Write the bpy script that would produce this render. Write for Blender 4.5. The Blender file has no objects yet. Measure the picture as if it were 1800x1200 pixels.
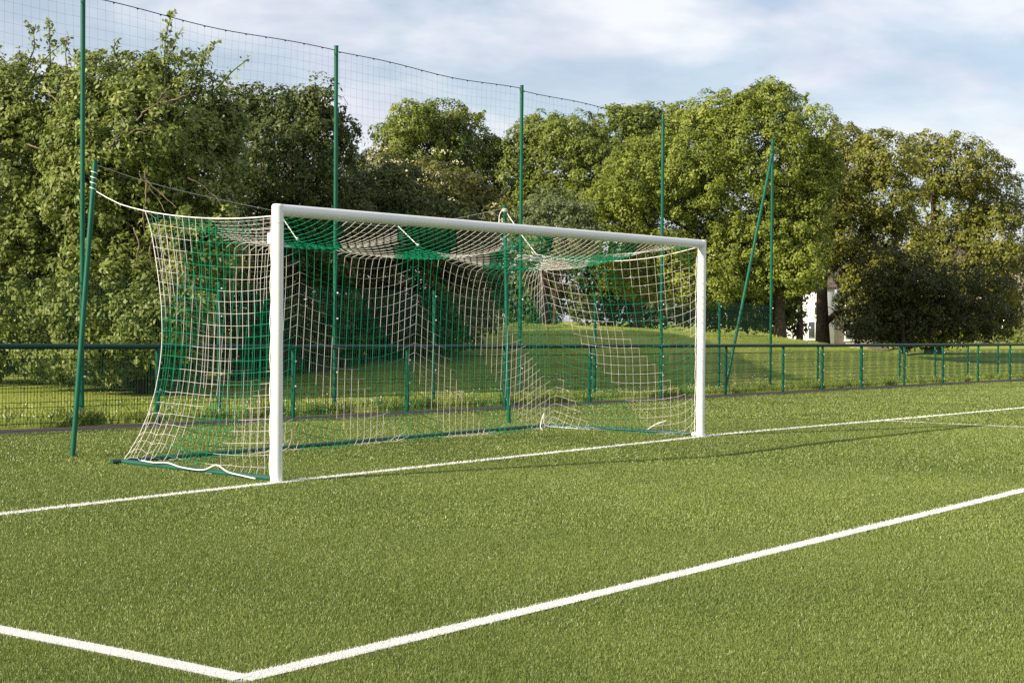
import bpy, math, random
import numpy as np
from mathutils import Matrix, Vector

R = math.radians
rng = np.random.default_rng(7)
random.seed(7)
scene = bpy.context.scene
COL = scene.collection

# ------------------------------------------------------------------ camera
CAM = np.array([-9.72455, -10.40022, 1.52223])
YAW, PITCH, ROLL, FPX = 0.90137, -0.01537, 0.0071, 2690.09
_r = np.array([math.cos(YAW), -math.sin(YAW), 0.0])
FW = np.array([math.sin(YAW) * math.cos(PITCH), math.cos(YAW) * math.cos(PITCH), math.sin(PITCH)])
_u = np.cross(_r, FW)
RT = _r * math.cos(ROLL) + _u * math.sin(ROLL)
UP = -_r * math.sin(ROLL) + _u * math.cos(ROLL)
cam_data = bpy.data.cameras.new('camera')
cam_data.sensor_fit = 'HORIZONTAL'
cam_data.sensor_width = 36.0
cam_data.lens = FPX / 1800.0 * 36.0
cam_data.clip_start = 0.1
cam_data.clip_end = 5000.0
cam = bpy.data.objects.new('camera', cam_data)
COL.objects.link(cam)
M = Matrix.Identity(4)
for k in range(3):
    M[k][0], M[k][1], M[k][2], M[k][3] = RT[k], UP[k], -FW[k], CAM[k]
cam.matrix_world = M
scene.camera = cam

# ------------------------------------------------------------------ light
SUN_EL, SUN_AZ = R(24.8), R(161.5)          # azimuth from +x, counter-clockwise
SUN = np.array([math.cos(SUN_EL) * math.cos(SUN_AZ), math.cos(SUN_EL) * math.sin(SUN_AZ), math.sin(SUN_EL)])
world = bpy.data.worlds.new('World')
scene.world = world
world.use_nodes = True
wn, wl = world.node_tree.nodes, world.node_tree.links
wn.clear()
w_out = wn.new('ShaderNodeOutputWorld')
w_bg = wn.new('ShaderNodeBackground')
w_bg.inputs['Strength'].default_value = 0.09
sky = wn.new('ShaderNodeTexSky')
sky.sky_type = 'NISHITA'
sky.sun_disc = False
sky.sun_elevation = SUN_EL
sky.sun_rotation = math.atan2(SUN[0], SUN[1])
sky.altitude = 50
sky.air_density = 1.0
sky.dust_density = 1.2
sky.ozone_density = 1.6
# clouds: two layers of noise on the sky's direction
tc = wn.new('ShaderNodeTexCoord')
sep = wn.new('ShaderNodeSeparateXYZ')
wl.new(tc.outputs['Generated'], sep.inputs[0])
addz = wn.new('ShaderNodeMath'); addz.operation = 'ADD'; addz.inputs[1].default_value = 0.22
wl.new(sep.outputs['Z'], addz.inputs[0])
mxz = wn.new('ShaderNodeMath'); mxz.operation = 'MAXIMUM'; mxz.inputs[1].default_value = 0.05
wl.new(addz.outputs[0], mxz.inputs[0])
dx = wn.new('ShaderNodeMath'); dx.operation = 'DIVIDE'
dy = wn.new('ShaderNodeMath'); dy.operation = 'DIVIDE'
wl.new(sep.outputs['X'], dx.inputs[0]); wl.new(mxz.outputs[0], dx.inputs[1])
wl.new(sep.outputs['Y'], dy.inputs[0]); wl.new(mxz.outputs[0], dy.inputs[1])
cmb = wn.new('ShaderNodeCombineXYZ')
wl.new(dx.outputs[0], cmb.inputs[0]); wl.new(dy.outputs[0], cmb.inputs[1])
mapn = wn.new('ShaderNodeMapping')
mapn.inputs['Scale'].default_value = (1.0, 1.25, 1.0)
mapn.inputs['Rotation'].default_value = (0, 0, R(-52))
mapn.inputs['Location'].default_value = (0.35, 0.2, 0.0)
wl.new(cmb.outputs[0], mapn.inputs[0])
cn = wn.new('ShaderNodeTexNoise')
cn.inputs['Scale'].default_value = 2.3
cn.inputs['Detail'].default_value = 9.0
cn.inputs['Roughness'].default_value = 0.53
cn.inputs['Distortion'].default_value = 0.35
wl.new(mapn.outputs[0], cn.inputs['Vector'])
cr = wn.new('ShaderNodeValToRGB')
cr.color_ramp.elements[0].position = 0.40
cr.color_ramp.elements[0].color = (0.34, 0.34, 0.34, 1)
cr.color_ramp.elements[1].position = 0.62
cr.color_ramp.elements[1].color = (0.93, 0.93, 0.93, 1)
wl.new(cn.outputs['Fac'], cr.inputs[0])
cn2 = wn.new('ShaderNodeTexNoise')
cn2.inputs['Scale'].default_value = 3.0
cn2.inputs['Detail'].default_value = 7.0
cn2.inputs['Roughness'].default_value = 0.55
wl.new(mapn.outputs[0], cn2.inputs['Vector'])
cr2 = wn.new('ShaderNodeValToRGB')                       # cloud body: bright tops, grey lilac undersides
cr2.color_ramp.elements[0].position = 0.38
cr2.color_ramp.elements[0].color = (5.5, 5.65, 6.4, 1)
cr2.color_ramp.elements[1].position = 0.62
cr2.color_ramp.elements[1].color = (7.0, 7.1, 7.35, 1)
wl.new(cn2.outputs['Fac'], cr2.inputs[0])
wmix = wn.new('ShaderNodeMixRGB')
wl.new(cr.outputs['Color'], wmix.inputs['Fac'])
wl.new(sky.outputs['Color'], wmix.inputs['Color1'])
wl.new(cr2.outputs['Color'], wmix.inputs['Color2'])
wl.new(wmix.outputs[0], w_bg.inputs['Color'])
wl.new(w_bg.outputs[0], w_out.inputs['Surface'])

sun_d = bpy.data.lights.new('sun', 'SUN')
sun_d.energy = 5.0
sun_d.angle = R(0.53)
sun_d.color = (1.0, 0.89, 0.70)
sun = bpy.data.objects.new('sun', sun_d)
COL.objects.link(sun)
sun.location = (-40, 15, 30)
sun.rotation_euler = Vector(SUN).to_track_quat('Z', 'Y').to_euler()

vs = scene.view_settings
vs.view_transform = 'Standard'
vs.look = 'None'
vs.exposure = 0.66
vs.gamma = 1.0
vs.use_curve_mapping = False
scene.render.engine = 'CYCLES'
scene.cycles.use_denoising = False
scene.cycles.max_bounces = 6
scene.cycles.transparent_max_bounces = 8

# ------------------------------------------------------------------ terrain
def sstep(a, b, x):
    t = np.clip((x - a) / (b - a), 0, 1)
    return t * t * (3 - 2 * t)

def hgt(x, y):
    x = np.asarray(x, float); y = np.asarray(y, float)
    z = -0.0078 * np.clip(x - 7.4, 0, 34) + 0.012 * np.clip(7.4 - x, 0, 7) * sstep(2.0, 6.0, y)
    d = (x - CAM[0]) * FW[0] + (y - CAM[1]) * FW[1]
    v = (x - CAM[0]) * _r[0] + (y - CAM[1]) * _r[1]
    H = np.interp(v, [-40, -14, -7, -3, 0, 3, 8, 10.7, 13.4, 15.5, 20, 60], [.2, .3, .35, 1.2, 1.5, 1.44, 1.2, .9, .62, .3, 0, 0])
    S = sstep(27, 45, d) * (1 - 0.75 * sstep(56, 85, d))
    drop = 0.9 * sstep(60, 78, d) * (1 - sstep(.21, .27, v / np.maximum(d, 1.0))) * sstep(.0, .06, v / np.maximum(d, 1.0))
    return z + H * S * sstep(8.3, 12.0, y) - drop * sstep(8.3, 12.0, y)

def W(px, py, D):
    """pixel of the 1800 x 1200 survey photo + distance along the view axis -> world point"""
    return CAM + D * (FW + RT * (px - 900) / FPX + UP * (600 - py) / FPX)

def on_ground(px, D):
    p = W(px, 600, D)
    return np.array([p[0], p[1], float(hgt(p[0], p[1]))])

# ------------------------------------------------------------------ mesh helpers
class MB:
    """collects numpy geometry and links it as ONE mesh object"""
    def __init__(s):
        s.v = []; s.f3 = []; s.f4 = []; s.m3 = []; s.m4 = []; s.n = 0; s.a3 = []; s.a4 = []
    def add(s, v, f, mat=0, var=None):
        v = np.asarray(v, np.float32).reshape(-1, 3); f = np.asarray(f, np.int64)
        if f.size == 0: return
        s.v.append(v)
        k = len(f)
        mm = np.full(k, mat) if np.isscalar(mat) else np.asarray(mat)
        vv = np.zeros(k, np.float32) if var is None else np.asarray(var, np.float32)
        if f.shape[1] == 3: s.f3.append(f + s.n); s.m3.append(mm); s.a3.append(vv)
        else: s.f4.append(f + s.n); s.m4.append(mm); s.a4.append(vv)
        s.n += len(v)
    def build(s, name, mats, parent=None, smooth=False, var=False):
        me = bpy.data.meshes.new(name)
        V = np.concatenate(s.v)
        F3 = np.concatenate(s.f3) if s.f3 else np.zeros((0, 3), int)
        F4 = np.concatenate(s.f4) if s.f4 else np.zeros((0, 4), int)
        mi = np.concatenate(s.m3 + s.m4)
        me.vertices.add(len(V)); me.vertices.foreach_set('co', V.ravel())
        nl = F3.size + F4.size
        me.loops.add(nl)
        me.loops.foreach_set('vertex_index', np.concatenate([F3.ravel(), F4.ravel()]).astype(np.int32))
        me.polygons.add(len(F3) + len(F4))
        ls = np.concatenate([np.arange(len(F3)) * 3, F3.size + np.arange(len(F4)) * 4]).astype(np.int32)
        me.polygons.foreach_set('loop_start', ls)
        me.polygons.foreach_set('material_index', mi.astype(np.int32))
        if smooth: me.polygons.foreach_set('use_smooth', np.ones(len(ls), bool))
        if var:
            at = me.attributes.new('var', 'FLOAT', 'FACE')
            at.data.foreach_set('value', np.concatenate(s.a3 + s.a4).astype(np.float32))
        for m in (mats if isinstance(mats, (list, tuple)) else [mats]): me.materials.append(m)
        me.update(calc_edges=True); me.validate()
        o = bpy.data.objects.new(name, me)
        COL.objects.link(o)
        if parent is not None: o.parent = parent
        return o

def tube(mb, pts, rad, n=10, mat=0, cap=True):
    P = np.asarray(pts, float); k = len(P)
    rad = np.full(k, rad, float) if np.isscalar(rad) else np.asarray(rad, float)
    T = np.gradient(P, axis=0); T /= np.linalg.norm(T, axis=1)[:, None] + 1e-12
    ref = np.array([0, 0, 1.0]) if abs(T[0][2]) < 0.9 else np.array([1.0, 0, 0])
    a = np.linspace(0, 2 * math.pi, n, endpoint=False)
    rings = []
    A = np.cross(ref, T[0]); A /= np.linalg.norm(A)
    for i in range(k):
        A = A - T[i] * (A @ T[i]); A /= np.linalg.norm(A) + 1e-12
        B = np.cross(T[i], A)
        rings.append(P[i] + rad[i] * (np.cos(a)[:, None] * A + np.sin(a)[:, None] * B))
    V = np.concatenate(rings)
    F = []
    j = np.arange(n); j2 = (j + 1) % n
    for i in range(k - 1):
        F.append(np.c_[i * n + j, i * n + j2, (i + 1) * n + j2, (i + 1) * n + j])
    mb.add(V, np.concatenate(F), mat)
    if cap:
        for i in (0, k - 1):
            c = np.vstack([rings[i], P[i][None]])
            f = np.c_[j2, j, np.full(n, n)] if i == 0 else np.c_[j, j2, np.full(n, n)]
            mb.add(c, f, mat)

def strands(mb, A, B, r, mat, n=3):
    """many thin straight strands at once"""
    A = np.asarray(A, float); B = np.asarray(B, float)
    T = B - A; L = np.linalg.norm(T, axis=1)[:, None] + 1e-9; T = T / L
    ref = np.where(np.abs(T[:, 2:3]) < 0.9, np.array([[0, 0, 1.0]]), np.array([[1.0, 0, 0]]))
    X = np.cross(ref, T); X /= np.linalg.norm(X, axis=1)[:, None]; Y = np.cross(T, X)
    a = np.linspace(0, 2 * math.pi, n, endpoint=False) + .5
    off = np.cos(a)[None, :, None] * X[:, None] + np.sin(a)[None, :, None] * Y[:, None]
    off = off * (r if np.isscalar(r) else np.asarray(r)[:, None, None])
    V = np.concatenate([A[:, None] + off, B[:, None] + off], 1)            # N,2n,3
    j = np.arange(n); j2 = (j + 1) % n
    f = np.c_[j, j2, n + j2, n + j]
    F = (np.arange(len(A)) * 2 * n)[:, None, None] + f[None]
    m = mat if np.isscalar(mat) else np.repeat(np.asarray(mat), n)
    mb.add(V.reshape(-1, 3), F.reshape(-1, 4), m)

def box(mb, c, s, mat=0, rot=0.0):
    c = np.asarray(c, float); h = np.asarray(s, float) / 2
    q = np.array([[x, y, z] for z in (-1, 1) for y in (-1, 1) for x in (-1, 1)]) * h
    if rot:
        cs, sn = math.cos(rot), math.sin(rot)
        q = np.c_[q[:, 0] * cs - q[:, 1] * sn, q[:, 0] * sn + q[:, 1] * cs, q[:, 2]]
    mb.add(q + c, [[0, 2, 3, 1], [4, 5, 7, 6], [0, 1, 5, 4], [2, 6, 7, 3], [0, 4, 6, 2], [1, 3, 7, 5]], mat)

def empty(name, loc, label=None, cat=None, group=None):
    o = bpy.data.objects.new(name, None)
    COL.objects.link(o); o.location = tuple(loc); o.empty_display_size = 0.2
    return tag(o, label, cat, group)

def tag(o, label=None, cat=None, group=None, kind=None):
    if label: o['label'] = label
    if cat: o['category'] = cat
    if group: o['group'] = group
    if kind: o['kind'] = kind
    return o

# ------------------------------------------------------------------ materials
def nodes(m):
    m.use_nodes = True
    nt = m.node_tree
    return nt, nt.nodes, nt.links, nt.nodes['Principled BSDF']

def paint(name, c1, c2=None, rough=0.4, spec=0.5, scale=6.0, bump=0.0, metal=0.0):
    m = bpy.data.materials.new(name)
    nt, n, l, b = nodes(m)
    b.inputs['Roughness'].default_value = rough
    b.inputs['Metallic'].default_value = metal
    b.inputs['Specular IOR Level'].default_value = spec
    tcn = n.new('ShaderNodeTexCoord')
    no = n.new('ShaderNodeTexNoise'); no.inputs['Scale'].default_value = scale; no.inputs['Detail'].default_value = 6
    l.new(tcn.outputs['Object'], no.inputs['Vector'])
    rp = n.new('ShaderNodeValToRGB')
    c2 = c2 or tuple(x * 0.82 for x in c1)
    rp.color_ramp.elements[0].position = 0.35; rp.color_ramp.elements[0].color = (*c2, 1)
    rp.color_ramp.elements[1].position = 0.62; rp.color_ramp.elements[1].color = (*c1, 1)
    l.new(no.outputs['Fac'], rp.inputs[0]); l.new(rp.outputs[0], b.inputs['Base Color'])
    if bump:
        bp = n.new('ShaderNodeBump'); bp.inputs['Strength'].default_value = bump; bp.inputs['Distance'].default_value = 0.01
        l.new(no.outputs['Fac'], bp.inputs['Height']); l.new(bp.outputs[0], b.inputs['Normal'])
    return m

def leafmat(name, dark, light, trans=0.3, rough=0.5, spec=0.35, tipcol=None):
    """colour varies leaf by leaf through the face attribute 'var'"""
    m = bpy.data.materials.new(name)
    nt, n, l, b = nodes(m)
    at = n.new('ShaderNodeAttribute'); at.attribute_name = 'var'
    rp = n.new('ShaderNodeValToRGB')
    rp.color_ramp.elements[0].position = 0.0; rp.color_ramp.elements[0].color = (*dark, 1)
    rp.color_ramp.elements[1].position = 0.9; rp.color_ramp.elements[1].color = (*light, 1)
    if tipcol:
        e = rp.color_ramp.elements.new(1.0); e.color = (*tipcol, 1)
    l.new(at.outputs['Fac'], rp.inputs[0])
    l.new(rp.outputs[0], b.inputs['Base Color'])
    b.inputs['Roughness'].default_value = rough
    b.inputs['Specular IOR Level'].default_value = spec
    out = n['Material Output']
    tr = n.new('ShaderNodeBsdfTranslucent')
    l.new(rp.outputs[0], tr.inputs['Color'])
    mx = n.new('ShaderNodeMixShader'); mx.inputs[0].default_value = trans
    l.new(b.outputs[0], mx.inputs[1]); l.new(tr.outputs[0], mx.inputs[2]); l.new(mx.outputs[0], out.inputs['Surface'])
    return m

def groundmat(name, cols, scales, bump=0.5, dist=0.03, rough=0.95, spec=0.1):
    m = bpy.data.materials.new(name)
    nt, n, l, b = nodes(m)
    b.inputs['Roughness'].default_value = rough
    b.inputs['Specular IOR Level'].default_value = spec
    tcn = n.new('ShaderNodeTexCoord')
    a = n.new('ShaderNodeTexNoise'); a.inputs['Scale'].default_value = scales[0]; a.inputs['Detail'].default_value = 8; a.inputs['Roughness'].default_value = 0.7
    c = n.new('ShaderNodeTexNoise'); c.inputs['Scale'].default_value = scales[1]; c.inputs['Detail'].default_value = 5
    l.new(tcn.outputs['Object'], a.inputs['Vector']); l.new(tcn.outputs['Object'], c.inputs['Vector'])
    r1 = n.new('ShaderNodeValToRGB'); r1.color_ramp.elements[0].position = .36; r1.color_ramp.elements[1].position = .64
    r1.color_ramp.elements[0].color = (*cols[0], 1); r1.color_ramp.elements[1].color = (*cols[1], 1)
    r2 = n.new('ShaderNodeValToRGB'); r2.color_ramp.elements[0].position = .4; r2.color_ramp.elements[1].position = .65
    r2.color_ramp.elements[0].color = (0, 0, 0, 1); r2.color_ramp.elements[1].color = (1, 1, 1, 1)
    l.new(a.outputs['Fac'], r1.inputs[0]); l.new(c.outputs['Fac'], r2.inputs[0])
    mx = n.new('ShaderNodeMixRGB'); mx.inputs['Color2'].default_value = (*cols[2], 1)
    mf = n.new('ShaderNodeMath'); mf.operation = 'MULTIPLY'; mf.inputs[1].default_value = 0.55
    l.new(r2.outputs[0], mf.inputs[0]); l.new(mf.outputs[0], mx.inputs['Fac'])
    l.new(r1.outputs[0], mx.inputs['Color1']); l.new(mx.outputs[0], b.inputs['Base Color'])
    bp = n.new('ShaderNodeBump'); bp.inputs['Strength'].default_value = bump; bp.inputs['Distance'].default_value = dist
    l.new(a.outputs['Fac'], bp.inputs['Height']); l.new(bp.outputs[0], b.inputs['Normal'])
    return m

M_TURF = groundmat('turf_base', [(.065, .085, .02), (.13, .16, .042), (.10, .13, .032)], (60, 1.2), 0.6, .03)
M_GRASS = groundmat('meadow', [(.17, .215, .03), (.30, .35, .052), (.36, .375, .085)], (14, .35), 0.45, .04)
M_PATH = groundmat('asphalt', [(.055, .048, .052), (.10, .09, .092), (.075, .07, .062)], (45, 1.5), 0.5, .01, .9)
M_WLINE = groundmat('line_fibre', [(.62, .62, .60), (.82, .82, .80), (.74, .74, .70)], (70, 2), 0.6, .02)
M_BLADE = leafmat('turf_fibre', (.092, .138, .023), (.29, .352, .088), trans=.22, rough=.42, spec=.45, tipcol=(.44, .47, .19))
M_WBLADE = leafmat('line_fibre_tip', (.66, .66, .62), (.88, .87, .84), trans=.2, rough=.5)
M_MBLADE = leafmat('meadow_blade', (.13, .18, .024), (.32, .38, .065), trans=.3, tipcol=(.42, .43, .14))
M_DAISY = paint('petal_white', (.8, .79, .7), (.72, .70, .55), .7)
M_GREEN = paint('green_powder_coat', (.003, .105, .06), (.002, .082, .046), .42, .25, 3.0)
M_RAIL = paint('dark_green_powder_coat', (.006, .045, .038), (.004, .034, .03), .42, .3, 2.0)
M_WIRE = paint('green_wire', (.003, .045, .028), (.002, .032, .02), .6, .2)
M_CLIP = paint('zinc_clip', (.75, .75, .74), (.62, .62, .6), .45, .5)
M_WHITE = paint('white_aluminium', (.83, .83, .80), (.79, .79, .765), .3, .5, 2.5)
M_SCUFF = paint('grey_scuff', (.45, .45, .42), (.35, .35, .33), .7, .3, 20)
M_NETW = paint('white_cord', (.76, .72, .69), (.60, .57, .54), .75, .2, 14)
M_NETG = paint('green_cord', (.003, .28, .14), (.002, .22, .11), .7, .15, 14)
M_ROPE = paint('white_rope', (.82, .80, .76), (.70, .68, .63), .7, .2, 30)
M_GUY = paint('grey_wire_rope', (.55, .55, .53), (.42, .42, .41), .6, .3, 30)
M_DARKNET = paint('dark_netting', (.022, .032, .032), (.016, .024, .024), .7, .2)
M_BAR = paint('green_ground_bar', (.006, .085, .06), (.005, .06, .045), .4, .5)
M_BARK = paint('bark', (.085, .062, .045), (.045, .034, .026), .9, .2, 9, .6)
M_TWIG = paint('pale_twig', (.22, .17, .115), (.13, .10, .07), .85, .2, 9)
M_WALLW = paint('white_render', (.78, .77, .74), (.70, .69, .67), .8, .2, 2)
M_BRICK = paint('pink_render', (.62, .50, .43), (.52, .42, .36), .85, .2, 2)
M_BLUE = paint('blue_board', (.22, .30, .46), (.18, .25, .40), .6, .3, 2)
M_GLASS = paint('window_glass', (.05, .06, .07), (.03, .04, .05), .08, .7, 1)
M_ROOF = paint('roof_tile', (.14, .10, .085), (.09, .07, .06), .8, .2, 3)
M_CAR = paint('car_paint', (.05, .075, .075), (.045, .07, .07), .2, .6, 1)
M_TYRE = paint('rubber', (.02, .02, .02), (.015, .015, .015), .9, .2)

# ------------------------------------------------------------------ ground sheets
def sheet(name, xs, ys, mat, dz=0.0, label=None):
    X, Y = np.meshgrid(xs, ys)
    Z = hgt(X, Y) + dz if not callable(dz) else hgt(X, Y) + dz(X, Y)
    V = np.c_[X.ravel(), Y.ravel(), Z.ravel()]
    nx, ny = len(xs), len(ys)
    i, j = np.meshgrid(np.arange(nx - 1), np.arange(ny - 1))
    a = (j * nx + i).ravel()
    mb = MB(); mb.add(V, np.c_[a, a + 1, a + nx + 1, a + nx])
    o = mb.build(name, mat, smooth=True)
    return tag(o, label, kind='structure')

XS = np.unique(np.concatenate([np.linspace(-600, -40, 15), np.linspace(-40, 110, 151), np.linspace(110, 900, 25)]))
sheet('ground', XS, np.unique(np.concatenate([np.linspace(-600, -30, 12), np.linspace(-30, 6.4, 20), [6.46, 6.5], np.linspace(7, 70, 90), np.linspace(70, 900, 40)])),
      M_GRASS, lambda x, y: np.where(y < 6.48, -0.03, 0.0), 'rough grass field with a low mound behind the fences')
sheet('turf', XS, np.unique(np.concatenate([np.linspace(-90, -12, 20), np.linspace(-12, 5.78, 40)])), M_TURF, 0.0, 'green artificial turf of the football pitch')
sheet('path', XS, np.array([5.78, 6.1, 6.47]), M_PATH, 0.004, 'dark asphalt strip between the turf and the railing')

LW = 0.115
LINES = {  # name: (polyline, label)
    'goal_line': ([(-30, -.9), (-3.04, -.15), (-1.7, -.10), (-.1, -.07), (3.2, -.05), (7.0, -.06), (8.1, -.02), (12.4, -.14), (18.5, -.20), (40, -.4)], 'white goal line running under both posts'),
    'goal_area_line': ([(-5.415, -5.565), (-2.45, -5.55), (3.93, -5.487), (60, -5.0)], 'long white line across the turf in front of the goal'),
    'goal_area_side_line': ([(-5.412, -5.56), (-5.44, -4.74), (-5.49, -3.92), (-5.62, -.3)], 'short white line at bottom left running back to the goal line'),
}
def ribbon(pts, w, dz):
    P = np.array(pts, float); Q = []
    for a, b in zip(P[:-1], P[1:]):
        k = max(2, int(np.linalg.norm(b - a) / 0.7)); Q.append(a + (b - a) * np.linspace(0, 1, k, endpoint=False)[:, None])
    Q = np.vstack(Q + [P[-1:]])
    T = np.gradient(Q, axis=0); T /= np.linalg.norm(T, axis=1)[:, None]
    Nn = np.c_[-T[:, 1], T[:, 0]]
    L, Rr = Q + Nn * w / 2, Q - Nn * w / 2
    V = np.vstack([np.c_[L, hgt(L[:, 0], L[:, 1]) + dz], np.c_[Rr, hgt(Rr[:, 0], Rr[:, 1]) + dz]])
    k = len(Q); a = np.arange(k - 1)
    return V, np.c_[a, a + k, a + k + 1, a + 1]
def in_ribbon(x, y, pts, w):
    d = np.full(len(x), 9.0)
    for a, b in zip(pts[:-1], pts[1:]):
        a = np.array(a, float); b = np.array(b, float); ab = b - a
        t = np.clip(((x - a[0]) * ab[0] + (y - a[1]) * ab[1]) / (ab @ ab), 0, 1)
        d = np.minimum(d, np.hypot(x - a[0] - t * ab[0], y - a[1] - t * ab[1]))
    return d < w / 2
LINES['far_goal_area_side_line'] = ([(12.5, -.16), (12.62, -2.34), (12.75, -5.4)], 'thin white line leaving the goal line at right')
for i, (nm, (pl, lab)) in enumerate(LINES.items()):
    v, f = ribbon(pl, LW if 'far' not in nm else .08, 0.005 + 0.002 * i)
    mb = MB(); mb.add(v, f); tag(mb.build(nm, M_WLINE), lab, kind='structure')

# ------------------------------------------------------------------ turf fibres (real blades, thinning out with distance)
def blades(x, y, h, w, lean, zoff=0.0):
    n = len(x)
    a = rng.uniform(0, 2 * math.pi, n); ca, sa = np.cos(a), np.sin(a)
    z = hgt(x, y) + zoff
    hh = h * rng.uniform(.6, 1.15, n); ww = w * rng.uniform(.7, 1.2, n)
    la = rng.uniform(0, 2 * math.pi, n); lm = hh * lean * rng.uniform(.2, 1.0, n)
    lx, ly = np.cos(la) * lm, np.sin(la) * lm
    b0 = np.c_[x - ca * ww / 2, y - sa * ww / 2, z]; b1 = np.c_[x + ca * ww / 2, y + sa * ww / 2, z]
    t1 = np.c_[x + lx + ca * ww * .28, y + ly + sa * ww * .28, z + hh]; t0 = np.c_[x + lx - ca * ww * .28, y + ly - sa * ww * .28, z + hh]
    V = np.stack([b0, b1, t1, t0], 1).reshape(-1, 3)
    F = np.arange(4 * n).reshape(-1, 4)
    return V, F

def patch_noise(x, y, s, seed=0):
    r = np.random.default_rng(seed); v = np.zeros(len(x))
    for k in range(9):
        a = r.uniform(0, 2 * math.pi); f = s * r.uniform(.5, 2.2)
        v += np.sin((x * math.cos(a) + y * math.sin(a)) * f + r.uniform(0, 6.28)) / 9
    return v

mg, mw = MB(), MB()
for (d0, d1, dens, w, h) in [(4.6, 7.5, 27000, .0024, .0145), (7.5, 11, 15000, .0031, .015), (11, 16, 6500, .0052, .017), (16, 24, 2300, .0095, .018), (24, 46, 620, .017, .018)]:
    area = 0.43 * (d1 ** 2 - d0 ** 2)
    n = int(area * dens * 1.0)
    d = np.sqrt(rng.uniform(d0 ** 2, d1 ** 2, n)); th = rng.uniform(-.43, .43, n)
    x = CAM[0] + d * (math.cos(YAW) * np.sin(th) + math.sin(YAW) * np.cos(th))
    y = CAM[1] + d * (-math.sin(YAW) * np.sin(th) + math.cos(YAW) * np.cos(th))
    k = y < 5.74; x, y = x[k], y[k]
    wl_ = np.zeros(len(x), bool)
    jx, jy = x + rng.normal(0, .007, len(x)), y + rng.normal(0, .007, len(x))
    for nm, (pl, lab) in LINES.items(): wl_ |= in_ribbon(jx, jy, pl, LW if 'far' not in nm else .08)
    for sel, mb in ((~wl_, mg), (wl_, mw)):
        xx, yy = x[sel], y[sel]
        v, f = blades(xx, yy, h, w, .6)
        var = np.clip(.38 + .65 * (rng.beta(3, 4, len(xx)) - .42) + .17 * patch_noise(xx, yy, 2.6, 3) + .16 * patch_noise(xx, yy, .5, 4), 0, 1)
        mb.add(v, f, 0, var)
tag(mg.build('turf_fibres', M_BLADE, var=True), 'green artificial turf fibres standing all over the pitch', 'turf', kind='stuff')
tag(mw.build('white_turf_fibres', M_WBLADE, var=True), 'white artificial turf fibres standing in the pitch lines', 'turf', kind='stuff')

# meadow grass beyond the fence
mm = MB()
for (x0, x1, y0, y1, dens, h, w) in [(-2, 45, 6.50, 6.95, 420, .085, .016), (-2, 45, 6.9, 8.4, 120, .10, .02), (-2, 45, 8.4, 12, 90, .04, .022), (2, 50, 12, 24, 60, .022, .03)]:
    n = int((x1 - x0) * (y1 - y0) * dens)
    x = rng.uniform(x0, x1, n); y = rng.uniform(y0, y1, n)
    k = patch_noise(x, y, 3.0, 8) > rng.uniform(-.5, .35, n); x, y = x[k], y[k]
    v, f = blades(x, y, h * (1 + 1.1 * np.clip(patch_noise(x, y, 2.0, 9), 0, 1)), w, .7)
    var = np.clip(rng.beta(2, 2.6, len(x)) + .4 * patch_noise(x, y, 1.3, 11), 0, 1)
    mm.add(v, f, 0, var)
tag(mm.build('meadow_grass', M_MBLADE, var=True), 'uneven green grass growing beyond the railing', 'grass', kind='stuff')
# weeds in tufts along the foot of the fences
mt = MB()
for cx in list(rng.uniform(-1, 40, 46)) + [2.2, 2.5, 2.8, 9.3, 9.6, 13.2, 17.6, 17.9]:
    cy = rng.uniform(6.5, 6.75); k = int(rng.uniform(40, 110)); s = rng.uniform(.06, .16)
    x = rng.normal(cx, s * 1.6, k); y = np.abs(rng.normal(0, s * .6, k)) + cy
    v, f = blades(x, y, rng.uniform(.10, .24), .018, 1.0); mt.add(v, f, 0, rng.beta(2, 3, k))
tag(mt.build('weeds', M_MBLADE, var=True), 'leafy weed tufts along the foot of the railing', 'weeds', kind='stuff')
md = MB()
n = 1500
x = rng.uniform(0, 34, n); y = rng.uniform(7.0, 10.5, n)
k = patch_noise(x, y, 1.6, 21) > rng.uniform(-.25, .5, n); x, y = x[k], y[k]
z = hgt(x, y) + rng.uniform(.07, .13, len(x))
a = np.linspace(0, 2 * math.pi, 6, endpoint=False)
rr = rng.uniform(.010, .018, len(x))
ring = np.stack([np.c_[x + rr * math.cos(t), y + rr * math.sin(t) , z + rr * .55 * math.cos(t * 2 + 1)] for t in a], 1)
top = np.c_[x, y, z + .012][:, None]
V = np.concatenate([ring, top], 1).reshape(-1, 3)
F = np.concatenate([(np.arange(len(x)) * 7)[:, None] + np.array([[j, (j + 1) % 6, 6]]) for j in range(6)])
md.add(V, F)
tag(md.build('daisies', M_DAISY), 'tiny white daisies scattered in the grass behind the railing', 'flowers', kind='stuff')

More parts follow.
